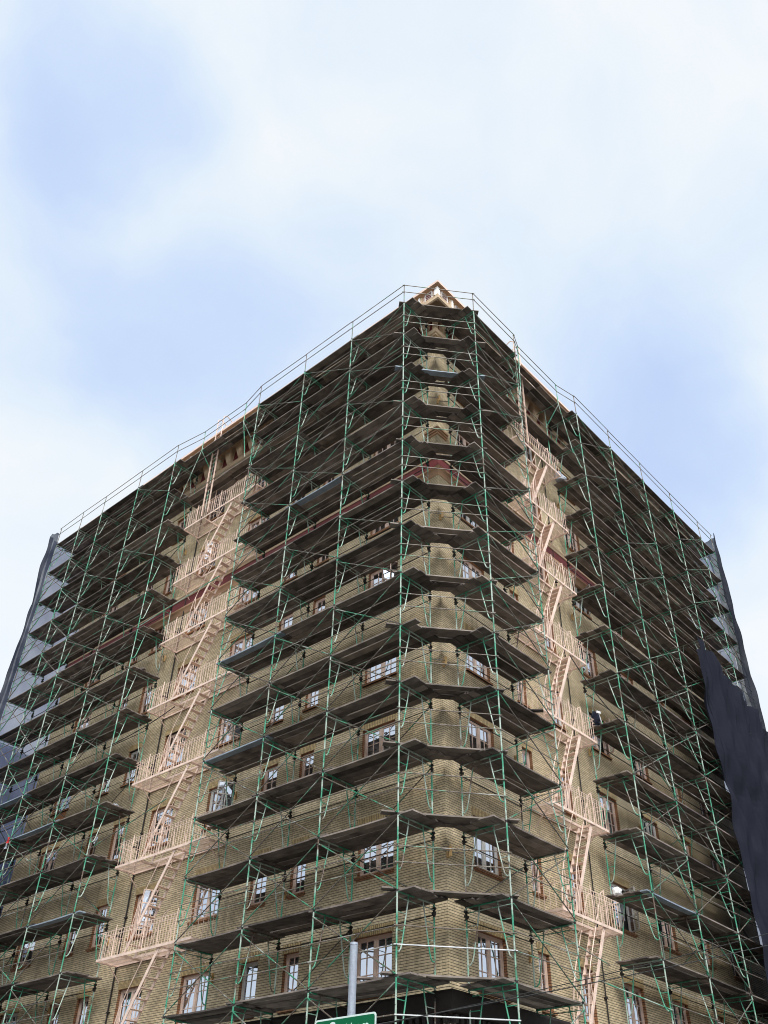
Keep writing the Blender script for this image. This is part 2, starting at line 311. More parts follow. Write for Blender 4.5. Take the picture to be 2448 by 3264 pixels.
def thing(name, label, cat, loc=(0, 0, 0), group=None):
    o = bpy.data.objects.new(name, None); o.empty_display_size = .3; col.objects.link(o); o.location = loc
    return tag(o, label, cat, group)

ORD = ['topmost', 'second', 'third', 'fourth', 'fifth', 'sixth', 'seventh', 'eighth', 'ninth', 'tenth', 'eleventh', 'twelfth', 'thirteenth', 'fourteenth', 'fifteenth', 'sixteenth']
NTH = ['first'] + ORD[1:]

# coordinates on the two street faces: W('L', s, z, e) -> point at distance s along the face, height z, e metres out from the wall
def W(side, s_, z, e_=0.0):
    return (-e_, s_, z) if side == 'L' else (s_, -e_, z)

# ------------------------------------------------------------------ ground
g = MB(); g.q((-900, -900, GZ-.15), (900, -900, GZ-.15), (900, 900, GZ-.15), (-900, 900, GZ-.15))
tag(g.build('ground', M['asphalt']), kind='structure')
g = MB(); g.box(-4.6, -4.6, GZ-.15, 60, 0.3, GZ); g.box(-4.6, .3, GZ-.15, .3, 70, GZ)
tag(g.build('pavement', M['concrete']), kind='structure')
g = MB(); g.box(-60, -60, GZ-.15, -14.6, -8.9, GZ-.002)
tag(g.build('pavement', M['concrete']), kind='structure')
g = MB()
for i in range(5): g.box(-13.6+i*1.6, -7.6, GZ-.146, -12.8+i*1.6, -5.2, GZ-.142)
tag(g.build('road_marking', M['sign_white']), kind='structure')

# ------------------------------------------------------------------ building
BL, BR = 24.8, 21.3             # lengths of the left and right street faces
TOP = 30.05
FLH = 3.17
rows = [(5.2+FLH*k, 6.7+FLH*k) for k in range(8)]
colsL = [(1.95, 3.37), (5.62, 6.28), (7.42, 8.2), (9.75, 11.17), (13.27, 14.67), (16.45, 17.2), (18.25, 19.0), (21.25, 22.6)]
colsR = [(1.3, 2.6), (4.2, 4.78), (6.4, 7.15), (9.0, 10.3), (12.2, 13.4), (15.5, 16.15), (17.9, 18.9)]
bld = thing('brick_apartment_building', 'tall buff brick corner apartment building with a red band, behind the scaffolding', 'building', (0, 0, GZ))
Z0 = -GZ                        # children are local to the building's base
def Wb(side, s_, z, e_=0.0):
    p = W(side, s_, z, e_); return (p[0], p[1], p[2]+Z0)

wall = MB()
for side, cols, ln in (('L', colsL, BL), ('R', colsR, BR)):
    ss = sorted({0.0, ln, *[a for c in cols for a in c]}); zs = sorted({4.6, TOP, *[a for c in rows for a in c]})
    holes = {(a, c) for a, _ in cols for c, _ in rows}
    for i in range(len(ss)-1):
        for j in range(len(zs)-1):
            a, b, c, d = ss[i], ss[i+1], zs[j], zs[j+1]
            if (a, c) in holes:
                wall.m = 1; dp = -.20
                wall.q(Wb(side, a, c), Wb(side, a, c, dp), Wb(side, a, d, dp), Wb(side, a, d)); wall.q(Wb(side, b, c), Wb(side, b, c, dp), Wb(side, b, d, dp), Wb(side, b, d))
                wall.q(Wb(side, a, d), Wb(side, a, d, dp), Wb(side, b, d, dp), Wb(side, b, d)); wall.q(Wb(side, a, c), Wb(side, a, c, dp), Wb(side, b, c, dp), Wb(side, b, c))
                wall.m = 0
                continue
            wall.q(Wb(side, a, c), Wb(side, b, c), Wb(side, b, d), Wb(side, a, d))
# back and party walls, floors inside so rooms are dark
wall.q((BR, 0, 4.6+Z0), (BR, BL, 4.6+Z0), (BR, BL, TOP+Z0), (BR, 0, TOP+Z0)); wall.q((0, BL, 0), (BR, BL, 0), (BR, BL, TOP+Z0), (0, BL, TOP+Z0))
wall.m = 2
wall.q((.5, .5, Z0), (.5, BL-.1, Z0), (.5, BL-.1, TOP+Z0), (.5, .5, TOP+Z0)); wall.q((.5, .5, Z0), (BR-.1, .5, Z0), (BR-.1, .5, TOP+Z0), (.5, .5, TOP+Z0))
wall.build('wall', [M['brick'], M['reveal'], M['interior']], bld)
base = MB()
base.box(.02, .02, 0, BR-.02, BL-.02, 4.6+Z0)
for s_ in range(0, 8):
    y = .1+s_*3.2
    if y < BL-1: base.box(-.10, y, 0, .02, y+.8, 4.45+Z0)
    if y < BR-1: base.box(y if s_ else -.10, -.10, 0, y+.8, .02, 4.45+Z0)
base.build('ground_storey_wall', M['stone'], bld)
sf = MB()
for s_ in range(0, 7):
    y = 1.2+s_*3.2; sf.box(-.03, y, .5, .02, y+1.8, 3.6+Z0)
    if y+1.8 < BR: sf.box(y, -.03, .5, y+1.8, .02, 3.6+Z0)
sf.build('shopfront_glazing', M['glass'], bld)

def sweep(name, prof, mats, parent, ml=BL, mr_=BR, closed=True):
    """profile of (e, z) points swept round the street corner, mitred there"""
    m = MB(); n = len(prof)
    for side in 'LR':
        ln = ml if side == 'L' else mr_
        for i in range(n if closed else n-1):
            (e1, z1), (e2, z2) = prof[i], prof[(i+1) % n]
            if abs(e1-e2) < 1e-9 and abs(z1-z2) < 1e-9: continue
            m.q(Wb(side, -e1, z1, e1), Wb(side, ln+max(e1, 0), z1, e1), Wb(side, ln+max(e2, 0), z2, e2), Wb(side, -e2, z2, e2))
        m.q(*[Wb(side, ln+max(e_, 0), z, e_) for e_, z in prof])
    return m.build(name, mats, parent)
sweep('cornice', [(-.1, 4.3), (.12, 4.3), (.2, 4.45), (.34, 4.5), (.4, 4.7), (.44, 4.86), (.44, 4.93), (-.1, 4.96)], M['dark'], bld)
dn = MB(); dme = MB().box(-.27, 0, 4.25, -.10, .11, 4.44).mesh('dentil', M['dark'])
for side, ln in (('L', BL), ('R', BR)):
    k = 0
    while k*.22 < ln:
        s_ = -.1+k*.22; 
        if k < 48: link('dentil', dme, bld, Wb(side, s_ if side == 'L' else s_+.11, 0), (0, 0, 0 if side == 'L' else math.pi/2))
        else: a = Wb(side, s_, 4.25, .1); b = Wb(side, s_+.11, 4.44, .27); dn.box(*a, *b)
        k += 1
tag(dn.build('dentil', M['dark'], bld), kind='stuff')
sweep('string_course', [(-.1, 22.34), (.02, 22.34), (.05, 22.42), (.09, 22.5), (.15, 22.58), (.15, 22.66), (-.1, 22.68)], M['tan'], bld)
sweep('red_band', [(-.1, 22.684), (.06, 22.684), (.05, 22.74), (.05, 23.18), (-.1, 23.18)], M['red'], bld)
sweep('string_course', [(-.1, 23.184), (.08, 23.184), (.10, 23.25), (.14, 23.32), (.14, 23.38), (-.1, 23.42)], M['beige'], bld)
sweep('brick_coping', [(-.1, 30.054), (.06, 30.054), (.10, 30.14), (.22, 30.2), (.26, 30.3), (.26, 30.36), (-.1, 30.38)], M['beige'], bld)
sweep('red_band', [(-.1, 30.384), (.06, 30.384), (.06, 31.42), (-.1, 31.42)], M['red'], bld)
sweep('soffit', [(-.1, 31.424), (.84, 31.424), (.86, 31.12), (.93, 31.08), (.98, 31.12), (.98, 31.22), (.9, 31.3), (.9, 31.5), (-.1, 31.5)], M['beige'], bld)
sweep('parapet', [(.5, 31.504), (.80, 31.504), (.80, 32.02), (.5, 32.02)], M['pink'], bld)
sweep('roof_coping', [(.45, 32.094), (1.02, 32.094), (1.02, 32.22), (.45, 32.22)], M['pink'], bld)
sweep('eave_moulding', [(.45, 32.024), (.84, 32.024), (.88, 32.05), (1.0, 32.09), (.45, 32.09)], M['tan'], bld)
rf = MB(); rf.q((0, 0, 31.6+Z0), (BR, 0, 31.6+Z0), (BR, BL, 31.6+Z0), (0, BL, 31.6+Z0)); rf.build('roof', M['roofing'], bld)
# scalloped brackets under the parapet, and the pilasters and red panels on it
cme = None
def corbel_mesh():
    m = MB(); n = 8; w_ = .13
    for sgn in (-1, 1):
        pts = [(0, .9), (0, 0)]
    prof = [(.0, 0.0), (.10, .0)] + [(.10+.24*math.sin(t*math.pi/2/n), .12+.5*(1-math.cos(t*math.pi/2/n))) for t in range(1, n+1)] + [(.34, .655), (0, .655)]
    # prof in (e, z); extruded along s from -w_ to w_, widening upwards like half an arch
    L_ = []
    for e_, z in [(a_, b_*1.56) for a_, b_ in prof]: L_.append((e_, z, w_ + .20*max(0, (z-.45)/.57)**2 if z > .45 else w_))
    a = [(-e_, -ww, z) for e_, z, ww in L_]; b = [(-e_, ww, z) for e_, z, ww in L_]
    m.q(*a); m.q(*b)
    for i in range(len(a)): j = (i+1) % len(a); m.q(a[i], a[j], b[j], b[i])
    return m.mesh('corbel', M['beige'])
cme = corbel_mesh()
for side, ln in (('L', BL), ('R', BR)):
    k = 0
    while .45+k*.86 < ln:
        s_ = .45+k*.86; link('corbel', cme, bld, Wb(side, s_, 30.386), (0, 0, 0 if side == 'L' else math.pi/2)); k += 1
me_boss = MB().box(-.16, -.16, 30.10+Z0, .02, .02, 31.4+Z0); me_boss.build('corner_boss', M['beige'], bld)
cc = MB()
for e_, z in ((.05, 24.42), (.09, 24.52), (.13, 24.62)): cc.box(-e_, -e_, z+Z0, .55, .55, z+.09+Z0)
cc.build('corner_cap', M['tan'], bld)
pil = MB()
pil.box(-.88, -.88, 31.31+Z0, -.70, -.70, 32.018+Z0); pil.build('pilaster', M['trimwhite'], bld)
pm = MB(); pm.box(-.86, -.16, 0, -.78, .16, .70); pm.m = 1; pm.box(-.90, -.05, 0, -.86, .05, .70)
pme = pm.mesh('pilaster', [M['beige'], M['trimwhite']])
rm = MB(); rm.box(-.822, -.17, .08, -.79, .17, .58); rm.m = 1
for a in (-.2, .17): rm.box(-.85, a, .04, -.79, a+.03, .62)
rm.box(-.85, -.2, .0, -.79, .2, .06); rm.box(-.85, -.2, .6, -.79, .2, .66)
for k in range(4): rm.bar((-.83, -.16, .12+k*.12), (-.83, .16, .18+k*.12), .015, .012)
rme = rm.mesh('parapet_panel', [M['red'], M['trimwhite']])
cnt = 0
for side, ln in (('L', BL), ('R', BR)):
    k = 0
    while -.35+k*.98 < ln and cnt < 96:
        s_ = -.35+k*.98; rz = 0 if side == 'L' else math.pi/2
        fl = 1
        p = Wb(side, s_, 31.40); link('parapet_panel', rme, bld, p, (0, 0, rz))
        p = Wb(side, s_+.49, 31.31); link('pilaster', pme, bld, p, (0, 0, rz)); k += 1; cnt += 1

# windows -----------------------------------------------------------
H = rows[0][1]-rows[0][0]
def window_meshes(wd, style, paint):
    """local frame: +X into the building, Y along the wall (0..wd), Z up"""
    f = MB(); fr = .07; d0, d1 = .115, .185
    f.box(d0, 0, 0, d1, fr, H); f.box(d0, wd-fr, 0, d1, wd, H); f.box(d0, fr, H-fr, d1, wd-fr, H); f.box(d0, fr, 0, d1, wd-fr, fr+.02)
    leaves = 2 if wd > 1.1 else 1
    if leaves == 2: f.box(d0-.004, wd/2-.05, fr+.02, d1, wd/2+.05, H-fr)
    pn = MB(); lw = (wd-2*fr-(.1 if leaves == 2 else 0))/leaves
    for i in range(leaves):
        a = fr+i*(lw+.1); b = a+lw; st = .035
        zb, zt = fr+.02, H-fr
        if style == 'open' and i == 0: continue
        f.box(d0+.012, a, zb, d1-.02, a+st, zt); f.box(d0+.012, b-st, zb, d1-.02, b, zt); f.box(d0+.012, a+st, zt-st, d1-.02, b-st, zt); f.box(d0+.012, a+st, zb, d1-.02, b-st, zb+st)
        f.box(d0+.018, (a+b)/2-.011, zb+st, d1-.035, (a+b)/2+.011, zt-st)
        for q in (1, 2): zz = zb+(zt-zb)*q/3; f.box(d0+.02, a+st, zz-.011, d1-.037, b-st, zz+.011)
        x = d0+.035; pn.q((x, a+st, zb+st), (x, b-st, zb+st), (x, b-st, zt-st), (x, a+st, zt-st))
    if style == 'open':          # one casement swung out
        ca, sa = math.cos(math.radians(62)), math.sin(math.radians(62)); P = lambda s_, z: (d0-.0-s_*sa, fr+s_*ca, z)
        for (s0, z0_, s1, z1_) in ((0, fr, 0, H-fr), (lw, fr, lw, H-fr), (0, fr, lw, fr), (0, H-fr, lw, H-fr), (lw/2, fr, lw/2, H-fr), (0, H*.36, lw, H*.36), (0, H*.65, lw, H*.65)):
            f.bar(P(s0, z0_), P(s1, z1_), .035, .035, (0, .3, 1) if z0_ != z1_ else (0, 0, 1)) if z0_ == z1_ else f.bar(P(s0, z0_), P(s1, z1_), .035, .035, (1, 0, 0))
        pn.q(P(.02, fr), P(lw-.02, fr), P(lw-.02, H-fr), P(.02, H-fr))
    cu = MB()
    n = 14
    lo = {'plain': 0, 'half': H*.22, 'open': H*.3, 'drape': 0, 'bare': H*.8}[style]
    rng = [(fr, wd-fr)] if style in ('plain', 'half', 'bare') else [(fr, wd*.32), (wd*.68, wd-fr)]
    for a, b in rng:
        for i in range(n):
            s0 = a+(b-a)*i/n; s1 = a+(b-a)*(i+1)/n; x0 = .27+.022*(-1)**i; x1 = .27-.022*(-1)**i
            cu.q((x0, s0, lo), (x1, s1, lo), (x1, s1, H), (x0, s0, H))
    si = MB(); si.box(-.07, -.06, -.075, .20, wd+.06, -.002); si.box(-.02, -.02, -.11, .001, wd+.02, -.077)
    li = MB(); li.box(-.012, -.06, H+.001, .10, wd+.06, H+.25)
    return (f.mesh('window', paint), pn.mesh('pane', M['glass']), cu.mesh('curtain', M['curtain']), si.mesh('sill', M['reveal']), li.mesh('lintel', M['soldier']))
cache = {}
wins = []
for side, cols in (('L', colsL), ('R', colsR)):
    for ci, (a, b) in enumerate(cols):
        for ri, (c, d) in enumerate(rows):
            wins.append((( Vector(W(side, (a+b)/2, c))-CAM).length/(b-a)**.3, side, ci, ri, a, b, c))
wins.sort(key=lambda t: t[0])
rs = random.Random(3)
rest = MB()
for n_, (dist, side, ci, ri, a, b, c) in enumerate(wins):
    styles = ['plain', 'plain', 'plain', 'plain', 'half', 'drape'] + (['open'] if b-a > 1.1 else [])
    style = rs.choice(styles)
    if (side, ci, ri) in (('L', 3, 2), ('L', 4, 6), ('R', 3, 3)): style = 'open'
    if (side, ci) == ('L', 0) and ri in (0, 1, 2): style = 'plain'
    if (side, ci) == ('L', 4) and style == 'bare': style = 'drape'
    wp = 'white_paint' if (rs.random() < .16) else 'window_paint'
    wd = round(b-a, 3); key = (wd, style, wp)
    if key not in cache: cache[key] = window_meshes(wd, style, M[wp])
    ms = cache[key]
    if side == 'L': loc = (0, a, c+Z0); rz = 0; fl = False
    else: loc = (b, 0, c+Z0); rz = math.pi/2
    if n_ < 98:
        o = link('window', ms[0], bld, loc, (0, 0, rz)) if side == 'L' else link('window', ms[0], bld, loc, (0, 0, math.pi/2))
        if style == 'open': o['label'] = 'window with one casement leaf swung open'
        if wp == 'white_paint': o['label'] = 'white painted window'
        for nm, me in zip(('pane', 'curtain', 'sill', 'lintel'), ms[1:]): link(nm, me, o)
    else:
        for mi_, me in enumerate(ms):
            rest.m = {0: 0, 1: 1, 2: 2, 3: 3, 4: 4}[mi_]; o0 = len(rest.v)
            for v in me.vertices:
                x, y, z = v.co
                rest.v.append((x+loc[0], y+loc[1], z+loc[2]) if side == 'L' else (-y+loc[0], x+loc[1], z+loc[2]))
            for p in me.polygons: rest.f.append(tuple(o0+i for i in p.vertices)); rest.mi.append(rest.m)
tag(rest.build('window', [M['window_paint'], M['glass'], M['curtain'], M['reveal'], M['soldier']], bld), kind='stuff')
pt = MB(); pt.box(-.012, 21.35, 14.15+Z0, .02, 22.25, 14.75+Z0); tag(pt.build('brick_patch', M['orange'], bld), 'orange patch of replaced bricks')

# pipes on the wall
for side, s_, name, lab in (('L', 15.02, 'standpipe', 'dark vertical standpipe with valves left of the left fire escape'), ('R', 7.72, 'drain_pipe', 'thin dark drain pipe right of the right fire escape')):
    m = MB(); m.tube([W(side, s_, 5.0, .05), W(side, s_, 30, .05)], .032 if side == 'L' else .02, 6)
    for k in range(8): m.box(*W(side, s_-.06, 6+3.1*k, .001), *W(side, s_+.06, 6.05+3.1*k, .09))
    o = tag(m.build(name, M['dark']), lab, 'pipe')
    if side == 'L':
        for k in range(6):
            z = 8.45+3.2*k; v = MB(); v.tube([W('L', s_, z, .05), W('L', s_, z, .26), W('L', s_, z-.06, .36)], .045, 7); v.tube([W('L', s_, z-.1, .14), W('L', s_, z+.2, .14)], .03, 6)
            v.tube([W('L', s_+.09*math.cos(t*math.pi/4), z+.2, .14+.09*math.sin(t*math.pi/4)) for t in range(9)], .014, 5); v.build('valve', M['dark'], o)

# ------------------------------------------------------------------ fire escapes
tread_me = MB().box(-.215, -.10, 0, .215, .10, .016).mesh('tread', M['fe'])
def fire_escape(side, s0, s1, zs, run, label, rounded=False, gooseneck=True):
    root = thing('fire_escape', label, 'fire escape', W(side, (s0+s1)/2, zs[0]-FLH))
    L = root.location.copy()
    def P(s_, z, e_): p = W(side, s_, z, e_); return (p[0]-L.x, p[1]-L.y, p[2]-L.z)
    top_s, bot_s = run
    D = .92
    for i, z in enumerate(zs):
        # --- platform: gratings, frame, brackets
        g_ = MB(); h0, h1 = (min(top_s, bot_s)-.05, max(top_s, bot_s)+.08)      # hatch along the face
        s_ = s0+.05
        while s_ < s1-.02:
            eo = .40 if h0 < s_ < h1 else D-.05
            g_.bar(P(s_, z, .06), P(s_, z, eo), .015, .010); s_ += .060
        b = MB()
        b.bar(P(s0, z, D), P(s1, z, D), .02, .085); b.bar(P(s0, z+.0, .03), P(s1, z, .03), .03, .07)
        for a in (s0, s1, h0, h1): b.bar(P(a, z-.01, .03), P(a, z-.01, D), .025 if a in (s0, s1) else .04, .08)
        b.bar(P(h0, z, .42), P(h1, z, .42), .02, .08)
        for e_ in (.3, .62): b.bar(P(s0, z-.03, e_), P(h0, z-.03, e_), .02, .03); b.bar(P(h1, z-.03, e_), P(s1, z-.03, e_), .02, .03)
        for a in (s0+.25, (s0+s1)/2, s1-.25): b.bar(P(a, z-.55, .02), P(a, z-.08, .55), .03, .03)
        bal = b.build('balcony', M['fe'], root); g_.build('grating', M['fe'], bal)
        r = MB()
        for zz, rr in ((.90, .013), (.76, .011)):
            r.tube([P(s0, z+zz, .02), P(s0, z+zz, D), P(s1, z+zz, D), P(s1, z+zz, .02)], rr, 5)
        s_ = s0
        while s_ <= s1+.001: r.bar(P(s_, z+.05, D), P(s_, z+.90, D), .014, .014, (1, 0, 0) if side == 'L' else (0, 1, 0)); s_ += .155
        for e_ in (.12, .3, .5, .7):
            for a in (s0, s1): r.bar(P(a, z+.05, e_), P(a, z+.90, e_), .014, .014, (1, 0, 0) if side == 'L' else (0, 1, 0))
        for a in (s0+.9, (s0+s1)/2, s1-.9): r.tube([P(a, z, D+.01), P(a, z+.5, D+.03), P(a, z+1.05, D)], .017, 5)
        r.build('railing', M['fe'], bal)
    # --- stairs below each platform
    for i, z in enumerate([zs[0]] + list(zs[1:])):
        zb = z-(zs[1]-zs[0]) if i == 0 else zs[i-1]
        st = MB()
        for e_ in (.86, .40): st.bar(P(bot_s, zb+.05, e_), P(top_s, z+.02, e_), .022, .12)
        n = 11
        stair = st.build('stair', M['fe'], root)
        for k in range(1, n):
            f_ = k/n; s_ = bot_s+(top_s-bot_s)*f_; zz = zb+(z-zb)*f_; dsg = 1 if bot_s > top_s else -1
            link('tread', tread_me, stair, P(s_, zz, .635), (0, 0, 0 if side == 'L' else math.pi/2))
        for e_ in (.88, .38):
            hr = MB(); Q = lambda f_, up__: P(bot_s+(top_s-bot_s)*f_, zb+(z-zb)*f_+up__, e_)
            hr.tube([Q(.02, .0), Q(.06, .5), Q(.16, .92), Q(.30, 1.02), Q(.99, 1.02), Q(1.12, .72)], .016, 6)
            for f_ in (.22, .9): hr.tube([Q(f_+.03, .05), Q(f_, 1.0)], .012, 5)
            hr.build('handrail', M['fe'], stair)
    if gooseneck:
        zt = zs[-1]; m = MB(); a, b2 = gooseneck
        for s_ in (a, b2):
            m.bar(P(s_, zt+.05, 1.03), P(s_, 31.0, 1.06), .022, .07, (1, 0, 0) if side == 'L' else (0, 1, 0))
            m.tube([P(s_, 31.0, 1.06), P(s_, 33.1, 1.08), P(s_, 33.25, .9), P(s_, 33.1, .55), P(s_, 32.2, .5)], .026, 6)
        z = zt+.3
        while z < 33.0:
            m.tube([P(a, z, 1.05), P(b2, z, 1.05)], .012, 5); z += .3
        m.build('roof_ladder', M['fe'], root)
    return root
zsL = [7.5+3.2*k for k in range(7)]
fire_escape('L', 9.75, 15.0, zsL, (11.45, 13.45), 'pink beige fire escape with stairs on the left face of the brick building', gooseneck=(13.12, 13.56))
zsR = [7.76+3.19*k for k in range(7)]
fire_escape('R', 4.3, 7.68, zsR, (6.7, 5.12), 'pink beige fire escape with steep stairs on the right face of the brick building', gooseneck=(4.55, 5.0))

# ------------------------------------------------------------------ scaffolding
HL = 1.98
ZL = [30.78-HL*k for k in range(17)]    # deck levels, topmost first
SL, SR, FD = 1.873, 1.806, 1.463
yN = [.144, 3.16, 6.1, 9.2]; yF = [15.56, 18.65, 21.97, 24.19, 26.43]
xN = [.374, 3.38]; xF = [8.37, 11.49, 14.67, 17.89, 21.1, 22.75]
NF = 16

def frame_meshes():
    po = MB(); po.tube([(0, 0, 0), (0, 0, HL)], .024, 8); po.m = 1
    po.tube([(0, 0, HL-.03), (0, 0, HL+.03)], .031, 8)
    for z in (.32, 1.35): po.tube([(-.04, 0, z), (.035, 0, z)], .012, 5)
    post = po.mesh('post', [M['green'], M['clamp']])
    out = []
    for jit in range(3):
        f = MB(); D = FD; r_ = .019
        f.tube([(0, 0, HL-.02), (D, 0, HL-.02)], .023, 7)
        f.tube([(0, 0, HL-.16), (D, 0, HL-.16)], .014, 6)
        for sg, x0 in ((1, 0), (-1, D)):
            X = lambda v: x0+sg*v
            pts = [(X(.44), 0, HL-.02), (X(.42), 0, HL-.2), (X(.20), 0, HL-1.22), (X(.15), 0, HL-1.36), (X(.08), 0, HL-1.43), (X(0), 0, HL-1.42)]
            f.tube(pts, r_, 7)
            for z in (HL-.50, HL-.93): 
                xx = .42-(HL-.2-z)*.2157; f.tube([(X(0), 0, z), (X(xx), 0, z)], .012, 5)
        f.m = 1
        f.tube([(D, -.05, HL-.13), (D, .07, HL-.13)], .04, 6); f.tube([(D-.07, 0, HL-.27), (D+.05, 0, HL-.22)], .035, 6); f.tube([(D, 0, HL-.34), (D, 0, HL-.1)], .034, 7)
        out.append(f.mesh('frame', [M['green'], M['clamp']]))
        break
    return out, post
fms, pme_ = frame_meshes()
def add_column(root, side, s_, count=NF):
    Lr = root.location
    for k in range(count):
        z = ZL[k+1]; e_ = SL if side == 'L' else SR
        p = Vector(W(side, s_, z, e_))-Lr
        jx = random.uniform(-.012, .012)
        fr = link('frame', random.choice(fms), root, p+Vector((0, 0, 0)), (0, 0, (0 if side == 'L' else math.pi/2)+jx))
        link('post', pme_, fr, (0, 0, 0)); link('post', pme_, fr, (FD, 0, 0))
    j = MB(); 
    for e_ in (0, FD):
        pl = (e_, 0) 
        j.tube([(e_, 0, 0), (e_, 0, ZL[NF]-GZ+.0)], .02, 7); j.box(e_-.08, -.08, 0, e_+.08, .08, .012)
    p = Vector(W(side, s_, GZ, SL if side == 'L' else SR))-Lr
    link('base_jack', j.mesh('base_jack', M['pipe']), root, p, (0, 0, 0 if side == 'L' else math.pi/2))
def pipe_mesh(name, ln, r_, m_, sag=0.0):
    m = MB(); n = 6 if sag else 1
    m.tube([(ln*i/n, 0, -sag*4*(i/n)*(1-i/n)) for i in range(n+1)], r_, 6); return m.mesh(name, m_)
def place_pipe(root, name, a, b, r_=.0175, m_=None, sag=0.0):
    a = Vector(a); b = Vector(b); d = b-a
    o = link(name, pipe_mesh(name, d.length, r_, m_ or M['pipe'], sag), root, a-root.location)
    o.rotation_euler = (0, -math.asin(d.z/d.length), math.atan2(d.y, d.x)); return o
def add_bay(root, side, s0, s1, base_cnt=14, braceprob=.9, backprob=.35):
    e_ = SL if side == 'L' else SR
    for k in range(14):
        z = ZL[k]
        o1, o2 = random.uniform(-.03, .03), random.uniform(-.03, .03)
        nm = random.random()
        place_pipe(root, 'top_rail', W(side, s0-.05, z+1.14+o1, e_+.04), W(side, s1+.05, z+1.14+o2, e_+.04), .0165)
        place_pipe(root, 'mid_rail', W(side, s0-.05, z+.70+o2, e_+.04), W(side, s1+.05, z+.70+o1, e_+.04), .0165)
        zb = ZL[k+1]
        place_pipe(root, 'inner_rail', W(side, s0-.05, z-.30+o1, e_-FD-.03), W(side, s1+.05, z-.30+o2, e_-FD-.03), .0165, M['dark_pipe'])
        if random.random() < braceprob:
            b = MB(); O = Vector(W(side, s0, zb, e_))
            A = Vector(W(side, s0, zb+.04, e_+.03))-O; B = Vector(W(side, s1, z-.16, e_+.03))-O; Cc = Vector(W(side, s0, z-.16, e_+.055))-O; Dd = Vector(W(side, s1, zb+.04, e_+.055))-O
            c_ = random.random()
            if c_ < .8: b.tube([A, B], .0185, 6)
            if c_ > .12: b.tube([Cc, Dd], .0185, 6)
            link('cross_brace', b.mesh('cross_brace', M['brace']), root, O-root.location)
        if random.random() < backprob:
            b = MB(); O = Vector(W(side, s0, zb, e_-FD)); A = Vector(W(side, s0, zb+.04, e_-FD-.03))-O; B = Vector(W(side, s1, z-.16, e_-FD-.03))-O; Cc = Vector(W(side, s0, z-.16, e_-FD-.03))-O; Dd = Vector(W(side, s1, zb+.04, e_-FD-.03))-O
            if random.random() < .6: b.tube([A, B], .0185, 6)
            else: b.tube([Cc, Dd], .0185, 6)
            link('cross_brace', b.mesh('cross_brace', M['brace']), root, O-root.location)

near = thing('scaffolding', 'green frame scaffolding wrapped round the corner of the brick building, between the two fire escapes', 'scaffolding', (-SL, -SR, GZ))
farL = thing('scaffolding', 'green frame scaffolding on the left face, from the fire escape to the grey netting', 'scaffolding', W('L', yF[0], GZ, SL))
farR = thing('scaffolding', 'green frame scaffolding on the right face, from the fire escape to the dark netting', 'scaffolding', W('R', xF[0], GZ, SR))
for s_ in yN: add_column(near, 'L', s_)
for s_ in xN: add_column(near, 'R', s_)
for s_ in yF: add_column(farL, 'L', s_)
for s_ in xF: add_column(farR, 'R', s_)
for a, b in zip(yN, yN[1:]): add_bay(near, 'L', a, b)
for a, b in zip(xN, xN[1:]): add_bay(near, 'R', a, b)
for a, b in zip(yF, yF[1:]): add_bay(farL, 'L', a, b, backprob=.3)
for a, b in zip(xF, xF[1:]): add_bay(farR, 'R', a, b, braceprob=.75, backprob=.2)
# rails across the open corner, tie tubes with timber pads
for k in range(14):
    z = ZL[k]
    A = Vector((-SL-.05, yN[0], 0)); B = Vector((xN[0], -SR-.05, 0)); d = (B-A).normalized()*.04
    for h in (1.14, .70):
        j1, j2 = random.uniform(-.02, .02), random.uniform(-.03, .03)
        place_pipe(near, 'top_rail' if h > 1 else 'mid_rail', A-d+Vector((0, 0, z+h+j1)), B+d+Vector((0, 0, z+h+j2)), .0175, M['white_pipe'] if (k, h) in ((13, .70),) else None)
z = ZL[13]-HL
place_pipe(near, 'top_rail', (-SL-.05, yN[0], z+1.14), (xN[0], -SR-.05, z+1.14), .0175, M['white_pipe'])
place_pipe(near, 'mid_rail', (-SL-.05, yN[0], z+.70), (xN[0], -SR-.05, z+.70), .0175)
for a, b in zip(yN, yN[1:]): place_pipe(near, 'top_rail', W('L', a, z+1.14, SL+.04), W('L', b, z+1.14, SL+.04), .0165)
# guard posts above the top deck
for root, side, ss in ((near, 'L', yN), (near, 'R', xN), (farL, 'L', yF), (farR, 'R', xF)):
    for s_ in ss: place_pipe(root, 'guard_post', W(side, s_, ZL[0], SL if side == 'L' else SR), W(side, s_, ZL[0]+1.17, SL if side == 'L' else SR), .02, M['pipe'])
